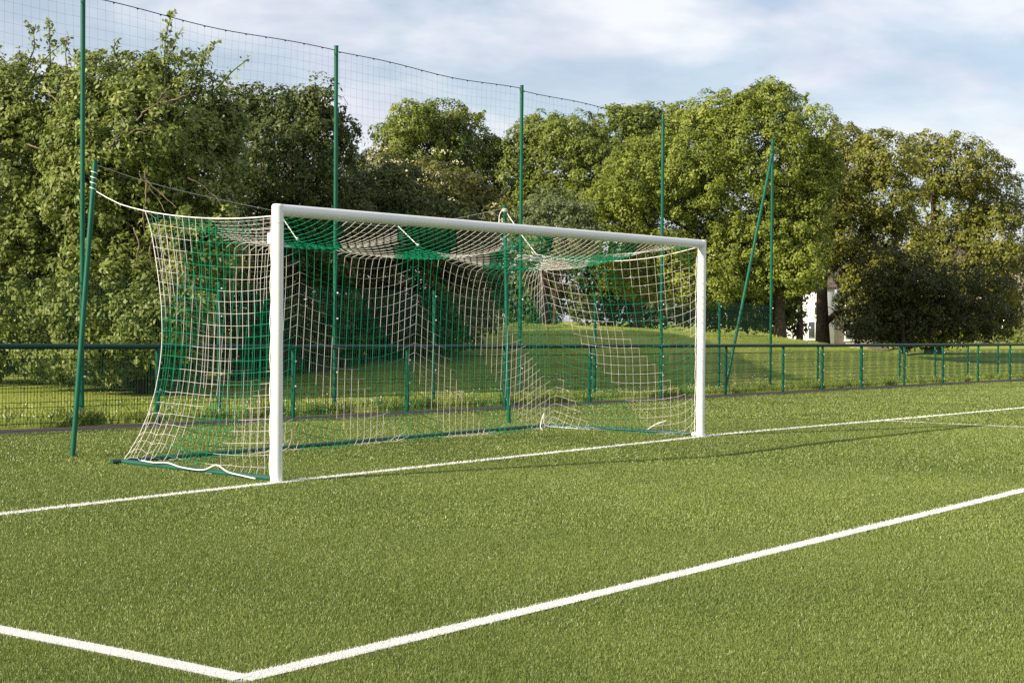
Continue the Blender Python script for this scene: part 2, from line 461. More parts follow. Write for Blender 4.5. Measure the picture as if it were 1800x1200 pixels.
# ------------------------------------------------------------------ the goal
D = 0.11
PX0, PX1, CZ = -D / 2, 7.32 + D / 2, 2.44 + D / 2
goal = empty('football_goal', (PX0, 0, 0), 'full size white goal frame standing on the goal line', 'goal')
def rel(mb_obj): return mb_obj
def local(pts, o): return np.asarray(pts, float) - np.array(o.location)
def bevel_obj(o, w, seg=3):
    m = o.modifiers.new('bevel', 'BEVEL'); m.width = w; m.segments = seg; m.limit_method = 'ANGLE'; m.angle_limit = R(50)
for x in (PX0, PX1):
    mb = MB()
    ang = np.linspace(0, math.pi / 2, 7); rr_ = .024           # rounded top edge
    zs = [-.05, .4, 1.4, CZ + D / 2 - rr_ - .004] + [CZ + D / 2 - rr_ + rr_ * math.sin(t) for t in ang]
    tube(mb, local([(x, 0, z) for z in zs], goal), [D / 2] * 4 + [D / 2 - rr_ + rr_ * math.cos(t) for t in ang], 36)
    p = mb.build('post', M_WHITE, goal, smooth=True)
    e = p.modifiers.new('edges', 'EDGE_SPLIT'); e.split_angle = R(40)
mb = MB(); tube(mb, local([(PX0 + .01, 0, CZ), (2, 0, CZ), (5, 0, CZ), (PX1 - .01, 0, CZ)], goal), D / 2 + .0008, 32)
p = mb.build('crossbar', M_WHITE, goal, smooth=True); e = p.modifiers.new('edges', 'EDGE_SPLIT'); e.split_angle = R(40)
# sleeve seams, net brackets, scuffs
for x in (PX0, PX1):
    mb = MB(); tube(mb, local([(x, 0, CZ - .123), (x, 0, CZ - .120)], goal), D / 2 + .0012, 32); mb.build('sleeve_seam', M_SCUFF, goal, smooth=True)
mb = MB(); box(mb, local([(PX0 - .012, .075, 2.235)], goal)[0], (.05, .05, .10)); bevel_obj(mb.build('net_bracket', M_WHITE, goal), .006)
mb = MB(); box(mb, local([(PX1 - .01, .075, .03)], goal)[0], (.10, .05, .05)); bevel_obj(mb.build('net_bracket', M_WHITE, goal), .006)
# the green ground bar: left arm, back, right arm
YB = 2.44
BAR = [(PX0, .06, .028), (.02, 1.2, .026), (.07, YB, .026)]
BARB = [(.07 - .12, YB, .028), (2.2, YB - .01, .026), (4.6, YB + .0, .026), (7.40, YB + .02, .028)]
BARR = [(7.38, YB, .026), (7.40, 1.2, .026), (PX1, .06, .028)]
for seg in (BAR, BARB, BARR):
    mb = MB(); tube(mb, local(seg, goal), .026, 14); mb.build('ground_bar', M_BAR, goal, smooth=True)

# ------------------------------------------------------------------ the net, relaxed under its own weight
NI, NK, NR = 64, 20, 22
NJ = NK + NR
idA = np.arange((NI + 1) * (NJ + 1)).reshape(NI + 1, NJ + 1)
cnt = idA.size
def side_ids(i0):
    global cnt
    S = np.full((NK + 1, NR + 1), -1)
    S[:, 0] = idA[i0, :NK + 1]
    S[NK, :] = idA[i0, NK:]
    for k in range(NK):
        for r in range(1, NR + 1):
            S[k, r] = cnt; cnt += 1
    return S
idL, idR = side_ids(0), side_ids(NI)
X = np.zeros((cnt, 3)); pin = np.zeros(cnt, bool)
LC = np.array([.10, 2.11, 2.575])          # left back corner, pulled by the rope
RC = np.array([7.03, 2.44, 2.40])          # right back corner, pulled by the rope
S1, S2 = np.array([2.16, 2.06, 2.37]), np.array([4.17, 2.06, 2.39])
FX0, FX1 = PX0 + .05, PX1 - .05
for i in range(NI + 1):
    u = i / NI
    top = LC * (1 - u) + RC * u; top[2] -= .12 * math.sin(math.pi * u)
    front = np.array([FX0 + (FX1 - FX0) * u, .05, CZ - .045])
    for j in range(NK + 1):
        t = j / NK; X[idA[i, j]] = front * (1 - t) + top * t - np.array([0, 0, .08 * math.sin(math.pi * t)])
    bot = np.array([.09 + (7.36 - .09) * u, YB, .03])
    for r in range(1, NR + 1):
        t = r / NR; X[idA[i, NK + r]] = top * (1 - t) + bot * t - np.array([0, .25 * math.sin(math.pi * t), 0])
for S, px, i0, bx in ((idL, FX0 - .05, 0, .05), (idR, FX1 + .05, NI, 7.38)):
    for k in range(NK + 1):
        for r in range(1, NR + 1):
            if k == NK: continue
            t = r / NR; q = k / NK
            p0 = np.array([px, .06, (CZ - .045) * (1 - t) + .03 * t]); p1 = X[idA[i0, NK + r]]
            X[S[k, r]] = p0 * (1 - q) + p1 * q
for i in range(NI + 1): pin[idA[i, 0]] = True
for S in (idL, idR): pin[S[0, :]] = True
X[idA[0, NK]] = LC; X[idA[NI, NK]] = RC
pin[idA[0, NK]] = pin[idA[NI, NK]] = True
i1, i2 = 19, 37
X[idA[i1, NK]] = S1; X[idA[i2, NK]] = S2; pin[idA[i1, NK]] = pin[idA[i2, NK]] = True
for k in range(1, NK):                                  # the left top edge is drawn tight by its rope
    t = k / NK
    X[idA[0, k]] = np.array([FX0, .05, CZ - .045]) * (1 - t) + LC * t - np.array([0, 0, .20 * t * (1 - t)]); pin[idA[0, k]] = True
for i in range(0, NI + 1, 3): pin[idA[i, NJ]] = True
pin[idA[0, NJ]] = pin[idA[NI, NJ]] = True
for k in (3, 6, 14, 17): pin[idL[k, NR]] = pin[idR[k, NR]] = True
X[idL[:NK, NR], 2] = .03; X[idR[:NK, NR], 2] = .03
X[idL[8:13, NR], 2] = .05
cons = []
def addc(a, b, rest):
    a = np.asarray(a).ravel(); b = np.asarray(b).ravel(); cons.append((a, b, np.broadcast_to(rest, a.shape).astype(float).copy()))
hx = .1185
rows = np.arange(NJ + 1)
restx = np.tile(np.interp(rows, [0, NK, NJ], [.1146, .1108, .1150]), (NI, 1))
for par in (0, 1):
    addc(idA[par:NI:2, :], idA[par + 1:NI + 1:2, :][:len(idA[par:NI:2])], restx[par::2].ravel())
restj = np.r_[np.full(NK, .0986), np.full(NR, .117)]
edgef = np.where(np.arange(NI + 1) < 5, .1026 / .0986, 1.12)
for par in (0, 1):
    J = np.arange(par, NJ, 2)
    addc(idA[:, J], idA[:, J + 1], (np.tile(restj[J], (NI + 1, 1)) * np.where((J[None] < NK) & ((np.arange(NI + 1) == 0) | (np.arange(NI + 1) == NI))[:, None], edgef[:, None], 1.0)).ravel())
zz = np.linspace(0, 1, NR + 1)
wL = np.interp(zz, [0, .15, .33, .5, .68, .86, 1], [2.12, 1.96, 1.79, 1.74, 1.82, 2.06, 2.44]) / NK * 1.004
wR = np.interp(zz, [0, .15, .33, .5, .68, .86, 1], [2.52, 2.36, 2.2, 2.12, 2.14, 2.26, 2.5]) / NK * 1.004
for S, w in ((idL, wL), (idR, wR)):
    for par in (0, 1):
        K = np.arange(par, NK, 2)
        addc(S[K, :][:, 1:], S[K + 1, :][:, 1:], np.tile(w[1:], (len(K), 1)).ravel())
        Rr = np.arange(par, NR, 2)
        addc(S[:NK][:, Rr], S[:NK][:, Rr + 1], .1165)
inv = np.where(pin, 0.0, 1.0)
prev = X.copy()
wind = np.zeros(cnt)
for it in range(1100):
    v = (X - prev) * .96
    prev = X.copy()
    X = X + (v + np.array([0, 0, -.00008])) * inv[:, None]
    for rep in range(4):
        for a, b, rest in cons:
            dv = X[b] - X[a]; L = np.sqrt((dv * dv).sum(1)) + 1e-9
            s = inv[a] + inv[b]
            ex = np.where(L > rest, (L - rest), np.where(L < rest * .8, .02 * (L - rest * .8), 0.0)) / L / np.maximum(s, 1e-9)
            ex = np.where(s > 0, ex, 0)[:, None] * dv
            X[a] += ex * inv[a][:, None]; X[b] -= ex * inv[b][:, None]
    X[:, 2] = np.maximum(X[:, 2], .012)
net = empty('goal_net', (3.66, 1.2, 0), 'green and white striped goal net hanging behind the white frame', 'goal net')
mb = MB()
Xl = X - np.array(net.location)
NRAD = .0029
def putlines(S, colour):
    a, b = S[:-1, :], S[1:, :]
    i, j = np.meshgrid(np.arange(S.shape[0] - 1), np.arange(S.shape[1]), indexing='ij')
    strands(mb, Xl[a.ravel()], Xl[b.ravel()], NRAD - .0006 * (colour(i, j).ravel() - .5), colour(i, j).ravel().astype(int))
    a, b = S[:, :-1], S[:, 1:]
    i, j = np.meshgrid(np.arange(S.shape[0]), np.arange(S.shape[1] - 1), indexing='ij')
    strands(mb, Xl[a.ravel()], Xl[b.ravel()], NRAD - .0006 * (colour(i, j).ravel() - .5), colour(i, j).ravel().astype(int))
BAND = 7.6
flo = lambda q: (np.floor(q / BAND).astype(int)) % 2
putlines(idA, lambda i, j: 1 - flo(i - np.where(j <= NK, j * .86, j - 2.8) - 7.3))
putlines(idL, lambda k, r: flo(k - r - 2.6))
putlines(idR, lambda k, r: 1 - flo(k + r - 17.9))
mb.build('netting', [M_NETG, M_NETW], net)
def rope(name, pts, r, mat, parent, sub=4, n=6):
    P = np.asarray(pts, float)
    if len(P) > 2 and sub > 1:                       # Catmull-Rom
        Q = np.vstack([2 * P[0] - P[1], P, 2 * P[-1] - P[-2]]); out = []
        for k in range(1, len(Q) - 2):
            for t in np.linspace(0, 1, sub, endpoint=False):
                p0, p1, p2, p3 = Q[k - 1:k + 3]
                out.append(.5 * (2 * p1 + (p2 - p0) * t + (2 * p0 - 5 * p1 + 4 * p2 - p3) * t ** 2 + (3 * p1 - p0 - 3 * p2 + p3) * t ** 3))
        P = np.vstack(out + [P[-1]])
    m = MB()
    tube(m, P - (np.array(parent.location) if parent is not None else 0), r, n)
    return m.build(name, mat, parent, smooth=True)
rope('edge_rope', X[idA[0, :NK + 1]], .0058, M_ROPE, net, 2)
rope('edge_rope', X[idA[NI, :NK + 1]], .0058, M_ROPE, net, 2)
rope('edge_rope', X[idA[0, NK:]], .004, M_ROPE, net, 2)
for S, sx in ((idL, -1), (idR, -1)):                  # cord laced up the back of each post, looping between hooks
    P = X[S[0, 1:]].copy()
    P[:, 0] += sx * ((.0 if sx < 0 else .012) + (.007 if sx < 0 else .022) * (np.arange(len(P)) % 3)); P[:, 1] += .02
    rope('lacing_cord', P, .0045, M_ROPE, net, 4)
zrope = [(.06, 2.1, .06), (-.02, 1.82, .062), (.0, 1.62, .07), (-.04, 1.35, .045), (-.03, 1.05, .04), (-.03, .86, .10), (-.06, .66, .05), (-.10, .38, .032), (-.13, .2, .025)]
rope('loose_rope', zrope, .0075, M_ROPE, net, 4)
rope('loose_rope', [(7.42, .55, .18), (7.42, .72, .12), (7.38, .9, .02), (7.40, 1.2, .015)], .008, M_ROPE, net, 4)
rope('loose_rope', [(6.75, 2.1, .012), (6.9, 2.25, .05), (7.05, 2.3, .22), (7.12, 2.34, .05), (7.25, 2.2, .02), (7.3, 1.9, .012)], .006, M_ROPE, net, 4)

# net support poles and their ropes
def support_pole(b, t, label):
    o = empty('net_support_pole', b, label, 'pole', 'net support poles behind the goal')
    m = MB(); tube(m, np.array([(0, 0, -.1), (t[0] - b[0], t[1] - b[1], t[2] - b[2])]), .028, 18)
    p = m.build('tube', M_GREEN, o, smooth=True); p.modifiers.new('e', 'EDGE_SPLIT').split_angle = R(40)
    m = MB(); d = np.array(t) - np.array(b); tube(m, np.array([d, d + np.array([0, 0, .012])]), .030, 18); m.build('cap', M_GREEN, o)
    return o
B1, T1 = np.array([.074, 3.285, 0.0]), np.array([.359, 3.285, 3.15])
B2, T2 = np.array([7.563, 3.321, 0.0]), np.array([7.425, 3.321, 3.125])
support_pole(B1, T1, 'leaning green net pole at the left end of the goal')
support_pole(B2, T2, 'upright green net pole seen through the net behind the goal')
def at_pole(b, t, z): return b + (t - b) * (z / (t[2] - b[2]))
def coil(b, t, z0, z1, turns, r=.032):
    out = []
    for s in np.linspace(0, 1, int(turns * 12)):
        p = at_pole(b, t, z0 + (z1 - z0) * s); a = s * turns * 2 * math.pi
        out.append(p + np.array([r * math.cos(a), r * math.sin(a), 0]))
    return out
c1 = coil(B1, T1, 3.08, 2.85, 4.0)
mid = (c1[-1] + LC) / 2 - np.array([0, 0, .035])
g = empty('guy_rope', c1[-1], 'white rope wound round the left net pole and tied to the net corner', 'rope')
rope('rope', c1 + [mid, LC], .0055, M_ROPE, g, 2)
c2 = coil(B2, T2, 3.09, 3.04, 3.0)
g = empty('guy_rope', c2[-1], 'white rope from the right net pole down to the bunched net corner', 'rope')
rope('rope', c2 + [(c2[-1] + RC) / 2 - np.array([0, 0, .02]), RC], .006, M_ROPE, g, 2)
rope('loose_end', [c2[3], c2[3] + np.array([-.10, -.02, -.09]), c2[3] + np.array([-.13, -.03, -.2]), c2[3] + np.array([-.14, -.02, -.30])], .006, M_ROPE, g, 4)
rng2 = np.random.default_rng(3)                         # bunched cord at the right back corner
kn = [RC + rng2.normal(0, 1, 3) * np.array([.13, .05, .045]) + np.array([-.05, 0, -.05]) for _ in range(26)]
rope('knot', kn, .0042, M_ROPE, g, 4, 5)
WIRE = [at_pole(B1, T1, 3.12) + np.array([.04, 0, 0]), (1.3, 3.29, 2.96), (2.93, 3.29, 2.79), (4.2, 3.29, 2.72), (5.16, 3.3, 2.715), (6.19, 3.3, 2.86), at_pole(B2, T2, 3.09)]
g = empty('guy_rope', WIRE[0], 'thin slack grey line strung between the two net poles', 'rope')
rope('rope', WIRE, .0035, M_GUY, g, 6)
for P0, P1, lab in (((3.02, 3.29, 2.78), S1, 'short white tie holding up the net nearest the left post'), ((5.16, 3.3, 2.715), S2, 'short white tie holding up the net under the middle of the crossbar')):
    g = empty('net_tie', P0, lab, 'cord', 'white ties holding up the net')
    rope('cord', [P0, P1], .0055, M_ROPE, g, 1)
    m = MB(); tube(m, np.array([P1, P1 + np.array([0, 0, .03])]) - np.array(P0), .014, 8); m.build('hook', M_CLIP, g, smooth=True)

# ------------------------------------------------------------------ railing, mesh fence, tall poles
def wire_panel(width, height, doubles, pitch=.05, r=.0028):
    m = MB()
    xs = np.arange(pitch, width - .01, pitch)
    strands(m, np.c_[xs, np.zeros(len(xs)), np.full(len(xs), .03)], np.c_[xs, np.zeros(len(xs)), np.full(len(xs), height)], r, 0, 4)
    A = []; B = []
    for z in doubles:
        for dy_ in (-.0065, .0065):
            A.append((.0, dy_, z)); B.append((width, dy_, z))
    strands(m, A, B, r * 1.45, 0, 4)
    return m
def put_clips(parent, zs, x=0.012, y=-.04):
    for z in zs:
        m = MB(); box(m, (x, y, z), (.026, .034, .026)); bevel_obj(m.build('clip', M_CLIP, parent), .005, 2)

YF, YK = 6.257, 7.89
FXS = [-4.0, -1.47, 1.06, 3.58, 6.09, 8.61, 11.13, 13.68, 16.15, 18.68, 21.21, 23.13, 25.23, 27.75, 30.25, 32.77, 35.26, 37.78, 40.3, 42.8]
rail = empty('railing_fence', (FXS[0], YF, float(hgt(FXS[0], YF))), 'low green railing with a dark round top rail beside the turf', 'fence')
ro = np.array(rail.location)
mb = MB(); tube(mb, np.array([(x, YF, float(hgt(x, YF)) + 1.052) for x in FXS]) - ro, .036, 18); mb.build('top_rail', M_RAIL, rail, smooth=True)
FZ = [.06, .26, .46, .66, .87]
for k, x in enumerate(FXS):
    p = MB(); tube(p, np.array([(0, 0, -.05), (0, 0, 1.03)]), .032, 16)
    po = p.build('post', M_GREEN, rail, smooth=True); po.location = tuple(np.array([x, YF, float(hgt(x, YF))]) - ro)
    put_clips(po, (.13, .47, .84), .016, -.03)
    if k + 1 < len(FXS):
        w = FXS[k + 1] - x
        pa = wire_panel(w, .87, FZ).build('mesh_panel', M_WIRE, rail)
        z0, z1 = float(hgt(x, YF)), float(hgt(FXS[k + 1], YF))
        pa.location = tuple(np.array([x, YF + .034, z0 + .02]) - ro); pa.rotation_euler = (0, -math.atan2(z1 - z0, w), 0)

TALL = [-1.51, 3.54, 8.59, 13.64, 18.67, 23.60]
BXS = [-4.03, -1.51, 1.02, 3.54, 6.07, 8.59, 11.11, 13.64, 16.15, 18.67, 21.15, 23.60, 26.1, 28.6, 31.1, 33.6, 36.1, 38.6, 41.1, 43.6]
fence = empty('mesh_fence', (BXS[0], YK, float(hgt(BXS[0], YK))), 'two metre green wire mesh fence behind the railing, low at its right end', 'fence')
fo = np.array(fence.location)
for k, x in enumerate(BXS):
    low = x > 23.7
    z0 = float(hgt(x, YK))
    if not any(abs(x - t) < .01 for t in TALL):
        p = MB(); tube(p, np.array([(0, 0, -.05), (0, 0, .98 if low else 2.03)]), .031, 16)
        po = p.build('post', M_GREEN, fence, smooth=True); po.location = tuple(np.array([x, YK, z0]) - fo)
        put_clips(po, (.13, .47, .84) if low else (.15, .6, 1.05, 1.5, 1.93), .016, -.03)
    if k + 1 < len(BXS):
        w = BXS[k + 1] - x; z1 = float(hgt(BXS[k + 1], YK))
        lw = low or x > 23.5
        pa = wire_panel(w, .87 if lw else 2.0, FZ if lw else [.04, .24, .44, .64, .84, 1.04, 1.24, 1.44, 1.64, 1.84, 1.98]).build('mesh_panel', M_WIRE, fence)
        pa.location = tuple(np.array([x, YK + .034, z0 + .01]) - fo); pa.rotation_euler = (0, -math.atan2(z1 - z0, w), 0)
LX = [x for x in BXS if x > 23.5]
mb = MB(); tube(mb, np.array([(x, YK, float(hgt(x, YK)) + 1.0) for x in LX]) - fo, .028, 14); mb.build('top_rail', M_RAIL, fence, smooth=True)

LBL = {-1.51: 'tall green pole out beyond the left edge of the goal', 3.54: 'tall green pole beside the leaning net pole at far left', 8.59: 'tall green pole rising behind the left half of the crossbar',
       13.64: 'tall green pole rising behind the middle of the crossbar', 18.67: 'tall green pole rising just left of the right goalpost', 23.60: 'last tall green pole, with a slanted brace against it'}
for x in TALL:
    z0 = float(hgt(x, YK)); H = 6.05
    o = empty('tall_pole', (x, YK, z0), LBL[x], 'pole', 'tall green poles carrying the ball stop net')
    m = MB(); tube(m, np.array([(0, 0, -.1), (0, 0, H)]), .034, 20); p = m.build('tube', M_GREEN, o, smooth=True); p.modifiers.new('e', 'EDGE_SPLIT').split_angle = R(40)
    m = MB(); tube(m, np.array([(0, 0, H), (0, 0, H + .015)]), .038, 20); m.build('cap', M_GREEN, o)
    put_clips(o, (.15, .6, 1.05, 1.5, 1.93), .018, -.042)
zb = float(hgt(21.34, YK))
o = empty('brace_pole', (21.34, YK - .05, zb), 'slanted green brace leaning up to the last tall pole', 'pole')
m = MB(); tube(m, np.array([(0, 0, -.05), (23.53 - 21.34, 0, 5.75)]), .036, 18); m.build('tube', M_GREEN, o, smooth=True)
m = MB(); box(m, (23.55 - 21.34, 0, 5.74), (.16, .05, .10)); m.build('bracket', M_GREEN, o)

# ball stop net between the tall poles: 14 cm squares of thin dark cord, its top rope sagging between poles
bn = empty('ball_stop_net', (TALL[0], YK, 2.0), 'fine dark ball stop net strung between the tall green poles', 'net')
bo = np.array(bn.location)
m = MB(); tops = []; clips = []
for a, b in zip(TALL[:-1], TALL[1:]):
    nx = int(round((b - a) / .14)); nz = 28
    xs = np.linspace(a, b, nx + 1); t = (xs - a) / (b - a)
    zt = hgt(xs, np.full_like(xs, YK)) + 6.0 - .035 * 4 * t * (1 - t) - .02 * np.sin(t * 9 + a)
    zbm = hgt(xs, np.full_like(xs, YK)) + 2.0
    G = np.zeros((nx + 1, nz + 1, 3)); q = np.linspace(0, 1, nz + 1)
    G[:, :, 0] = xs[:, None] + .05 * np.sin(q * 3.0 + a)[None] * np.sin(math.pi * t)[:, None]
    G[:, :, 1] = YK + .05 + .05 * np.sin(math.pi * q)[None] * np.sin(math.pi * t * 2 + a)[:, None]
    G[:, :, 2] = zbm[:, None] + (zt - zbm)[:, None] * q[None] + .025 * np.sin(t * 14 + a)[:, None] * np.sin(q * math.pi)[None]
    G = G - bo
    strands(m, G[:-1].reshape(-1, 3), G[1:].reshape(-1, 3), .0010, 0)
    strands(m, G[:, :-1].reshape(-1, 3), G[:, 1:].reshape(-1, 3), .0010, 0)
    tops += [G[k, -1] for k in range(0, nx + 1, 2)]
    clips += [G[k, -1] for k in range(1, nx, 3)]
m.build('netting', M_DARKNET, bn)
m = MB(); tube(m, np.array(tops), .007, 6); m.build('top_rope', M_DARKNET, bn, smooth=True)
m = MB()
for c in clips: box(m, c + np.array([0, 0, -.008]), (.02, .018, .022))
m.build('rope_clips', M_DARKNET, bn)['kind'] = 'stuff'

# ------------------------------------------------------------------ trees
def fib(n):
    k = np.arange(n) + .5; ph = np.arccos(1 - 2 * k / n); th = math.pi * (1 + 5 ** .5) * k
    return np.c_[np.cos(th) * np.sin(ph), np.sin(th) * np.sin(ph), np.cos(ph)]

def leaf_faces(mb, C, N, size, r, var, droop=.35):
    """pointed leaves (kites) centred at C, facing N"""
    n = len(C)
    rnd = r.normal(0, 1, (n, 3))
    N = N + rnd * .42 + np.array([-.22, -.05, .12]); N /= np.linalg.norm(N, axis=1)[:, None] + 1e-9
    T = r.normal(0, 1, (n, 3)); T[:, 2] -= droop * 2
    T -= N * (T * N).sum(1)[:, None]; T /= np.linalg.norm(T, axis=1)[:, None] + 1e-9
    B = np.cross(N, T)
    s = (size * r.uniform(.65, 1.3, n))[:, None]
    base = C - T * s * .5; tip = C + T * s * .5 - N * s * .12
    l = C + B * s * .26 - T * s * .05 + N * s * .05; rr = C - B * s * .26 - T * s * .05 + N * s * .05
    V = np.stack([base, rr, tip, l], 1).reshape(-1, 3)
    mb.add(V, np.arange(4 * n).reshape(-1, 4), 0, var)

def crown(mb, lobes, D, seed, clump=.42, leaf=.12, per=34, cover=1.0, depth=.9, hole=.0, inner=.35, dj=1.5):
    """lobes given in survey pixels at distance D -> leaf clumps spread through ellipsoid shells"""
    r = np.random.default_rng(seed)
    for (px, py, rx, ry) in lobes:
        Dl = D + r.uniform(-dj, dj)
        c = W(px, py, Dl); ax, az = rx * Dl / FPX, ry * Dl / FPX; ay = depth * max(ax, min(az, ax * 1.4))
        area = 4 * math.pi * ((ax * az) ** 1.6 / 3 + (ax * ay) ** 1.6 / 3 + (ay * az) ** 1.6 / 3) ** (1 / 1.6)
        n = int(cover * area / ((clump * 1.45) ** 2)) + 8
        u = fib(n) + r.normal(0, .12, (n, 3)); u /= np.linalg.norm(u, axis=1)[:, None]
        rad = np.where(r.uniform(0, 1, n) < inner, r.uniform(.45, .85, n), r.uniform(.82, 1.06, n) + (r.uniform(0, 1, n) > .86) * r.uniform(.02, .16, n))
        if hole: rad = rad[r.uniform(0, 1, n) > hole]; u = u[:len(rad)]
        n = len(rad)
        # lateral, away, up
        Aw = np.array([FW[0], FW[1], 0]); Aw /= np.linalg.norm(Aw)
        P = c + (u[:, :1] * ax * _r + u[:, 1:2] * ay * Aw + u[:, 2:3] * az * np.array([0, 0, 1.0])) * rad[:, None]
        nd = (u[:, :1] / ax * _r + u[:, 1:2] / ay * Aw + u[:, 2:3] / az * np.array([0, 0, 1.0])); nd /= np.linalg.norm(nd, axis=1)[:, None]
        keep = P[:, 2] > hgt(P[:, 0], P[:, 1]) + .12
        P, nd = P[keep], nd[keep]; n = len(P)
        cs = clump * r.uniform(.6, 1.3, n); cv = r.normal(0, .15, n)
        k = np.repeat(np.arange(n), np.maximum(4, (per * r.uniform(.6, 1.35, n)).astype(int)))
        d = r.normal(0, 1, (len(k), 3)); d += nd[k] * .75 + np.array([0, 0, .35]); d /= np.linalg.norm(d, axis=1)[:, None]
        q = P[k] + d * (cs[k] * r.uniform(.25, 1.0, len(k)) ** .5)[:, None] * np.array([1, 1, .85])
        nn = d * .8 + nd[k] * .25 + np.array([0, 0, .35])
        var = np.clip(.42 + cv[k] + r.normal(0, .16, len(k)), 0, 1)
        g = q[:, 2] > hgt(q[:, 0], q[:, 1]) + .03
        leaf_faces(mb, q[g], nn[g], leaf, r, var[g])

def limbs(mb, base, top, r0, seed, ends, mat=0, twig=.25):
    """tapered trunk with limbs reaching to the given points"""
    r = np.random.default_rng(seed)
    base = np.array(base); top = np.array(top); k = 9
    t = np.linspace(0, 1, k)[:, None]
    P = base + (top - base) * t + np.cumsum(r.normal(0, .035, (k, 3)), 0) * np.array([1, 1, .2]) * t
    rad = r0 * (1 - .72 * t[:, 0]); rad[0] *= 1.45; rad[1] *= 1.1
    tube(mb, P, rad, 10, mat)
    for e in ends:
        s = r.uniform(.3, .9); i = int(s * (k - 1)); a = P[i]; e = np.array(e)
        m_ = (a + e) / 2 + np.array([0, 0, np.linalg.norm(e - a) * .14]) + r.normal(0, .1, 3)
        tt = np.linspace(0, 1, 7)[:, None]
        Q = (1 - tt) ** 2 * a + 2 * tt * (1 - tt) * m_ + tt ** 2 * e
        Q[1:-1] += r.normal(0, .035, (5, 3))
        tube(mb, Q, np.linspace(rad[i] * .62, .018, 7), 7, mat)
        for _ in range(3):
            j = r.integers(2, 6); f = Q[j] + r.normal(0, 1, 3) * np.array([.7, .7, .5]) * twig * 3
            tube(mb, np.array([Q[j], (Q[j] + f) / 2 + r.normal(0, .06, 3), f]), [.03, .02, .008], 5, mat)

L_POP = leafmat('leaf_broad', (0.085, 0.125, 0.018), (0.275, 0.32, 0.075), trans=.3, tipcol=(0.43, 0.45, 0.17))
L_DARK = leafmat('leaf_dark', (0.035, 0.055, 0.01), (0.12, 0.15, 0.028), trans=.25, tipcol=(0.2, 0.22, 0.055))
L_MID = leafmat('leaf_mid', (0.08, 0.115, 0.015), (0.26, 0.31, 0.048), trans=.3, tipcol=(0.36, 0.38, 0.085))
L_MAPLE = leafmat('leaf_maple', (0.1, 0.14, 0.015), (0.32, 0.37, 0.055), trans=.32, tipcol=(0.43, 0.45, 0.1))
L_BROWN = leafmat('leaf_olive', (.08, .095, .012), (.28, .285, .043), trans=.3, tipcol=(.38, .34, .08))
L_GREY = leafmat('leaf_grey_green', (0.08, 0.11, 0.04), (0.21, 0.25, 0.1), trans=.28, tipcol=(0.29, 0.32, 0.17))
L_RUST = leafmat('leaf_rust', (0.085, 0.09, 0.02), (0.22, 0.22, 0.06), trans=.3, tipcol=(0.3, 0.25, 0.09))
L_SHADE = leafmat('leaf_painted_shade', (.022, .031, .007), (.080, .088, .018), trans=.2, tipcol=(.14, .14, .035))  # near-black leaf colour that paints the shade beneath the olive trees
L_CREAM = leafmat('elder_flower', (.55, .52, .32), (.72, .68, .46), trans=.2)

GT = 'trees and bushes beyond the fence'
def tree(name, label, cat, D, lobes, leafm, seed, base_px, top_py, r0, n_ends=9, extra=None, barkm=None, **kw):
    g = on_ground(base_px, D)
    o = empty(name, g, label, cat, GT)
    m = MB(); crown(m, lobes, D, seed, **kw)
    if extra: extra(m)
    m.v = [v - g.astype(np.float32) for v in m.v]
    m.build('crown', leafm, o, var=True)
    r = np.random.default_rng(seed + 50)
    ends = []
    for _ in range(n_ends):
        L = lobes[r.integers(0, len(lobes))]
        e = W(L[0] + r.uniform(-.75, .75) * L[2], L[1] + r.uniform(-.75, .6) * L[3], D - r.uniform(-.5, .8) * L[2] * D / FPX)
        ends.append(e)
    m = MB(); limbs(m, g + np.array([0, 0, -.2]), W(base_px + r.uniform(-12, 12), top_py, D), r0, seed, ends)
    m.v = [v - g.astype(np.float32) for v in m.v]
    m.build('trunk', barkm or M_BARK, o, smooth=True)
    return o

def shoots(mb_, stems, D, seed, leaf=.115):
    """upright leafy shoots sticking out of a crown (survey pixels: base, tip)"""
    r = np.random.default_rng(seed)
    for (x0, y0, x1, y1, n) in stems:
        t = r.uniform(0, 1, n) ** .8
        bend = r.normal(0, 7)
        ax_ = lambda a: W(x0 + (x1 - x0) * a + bend * math.sin(a * 3.1), y0 + (y1 - y0) * a, D)
        tube(mb_, np.array([ax_(a) for a in np.linspace(-.5, 1, 9)]), np.linspace(.022, .006, 9), 5)
        n = int(n * 2.2); t = np.clip(np.concatenate([t, r.uniform(.1, 1, n - len(t))]), 0, 1)
        P = np.array([ax_(a) for a in t]) + r.normal(0, .075, (n, 3)) * (1.15 - .6 * t[:, None])
        leaf_faces(mb_, P, r.normal(0, 1, (n, 3)) + np.array([-.5, -.2, .6]), leaf, r, np.clip(r.normal(.55, .2, n), 0, 1))

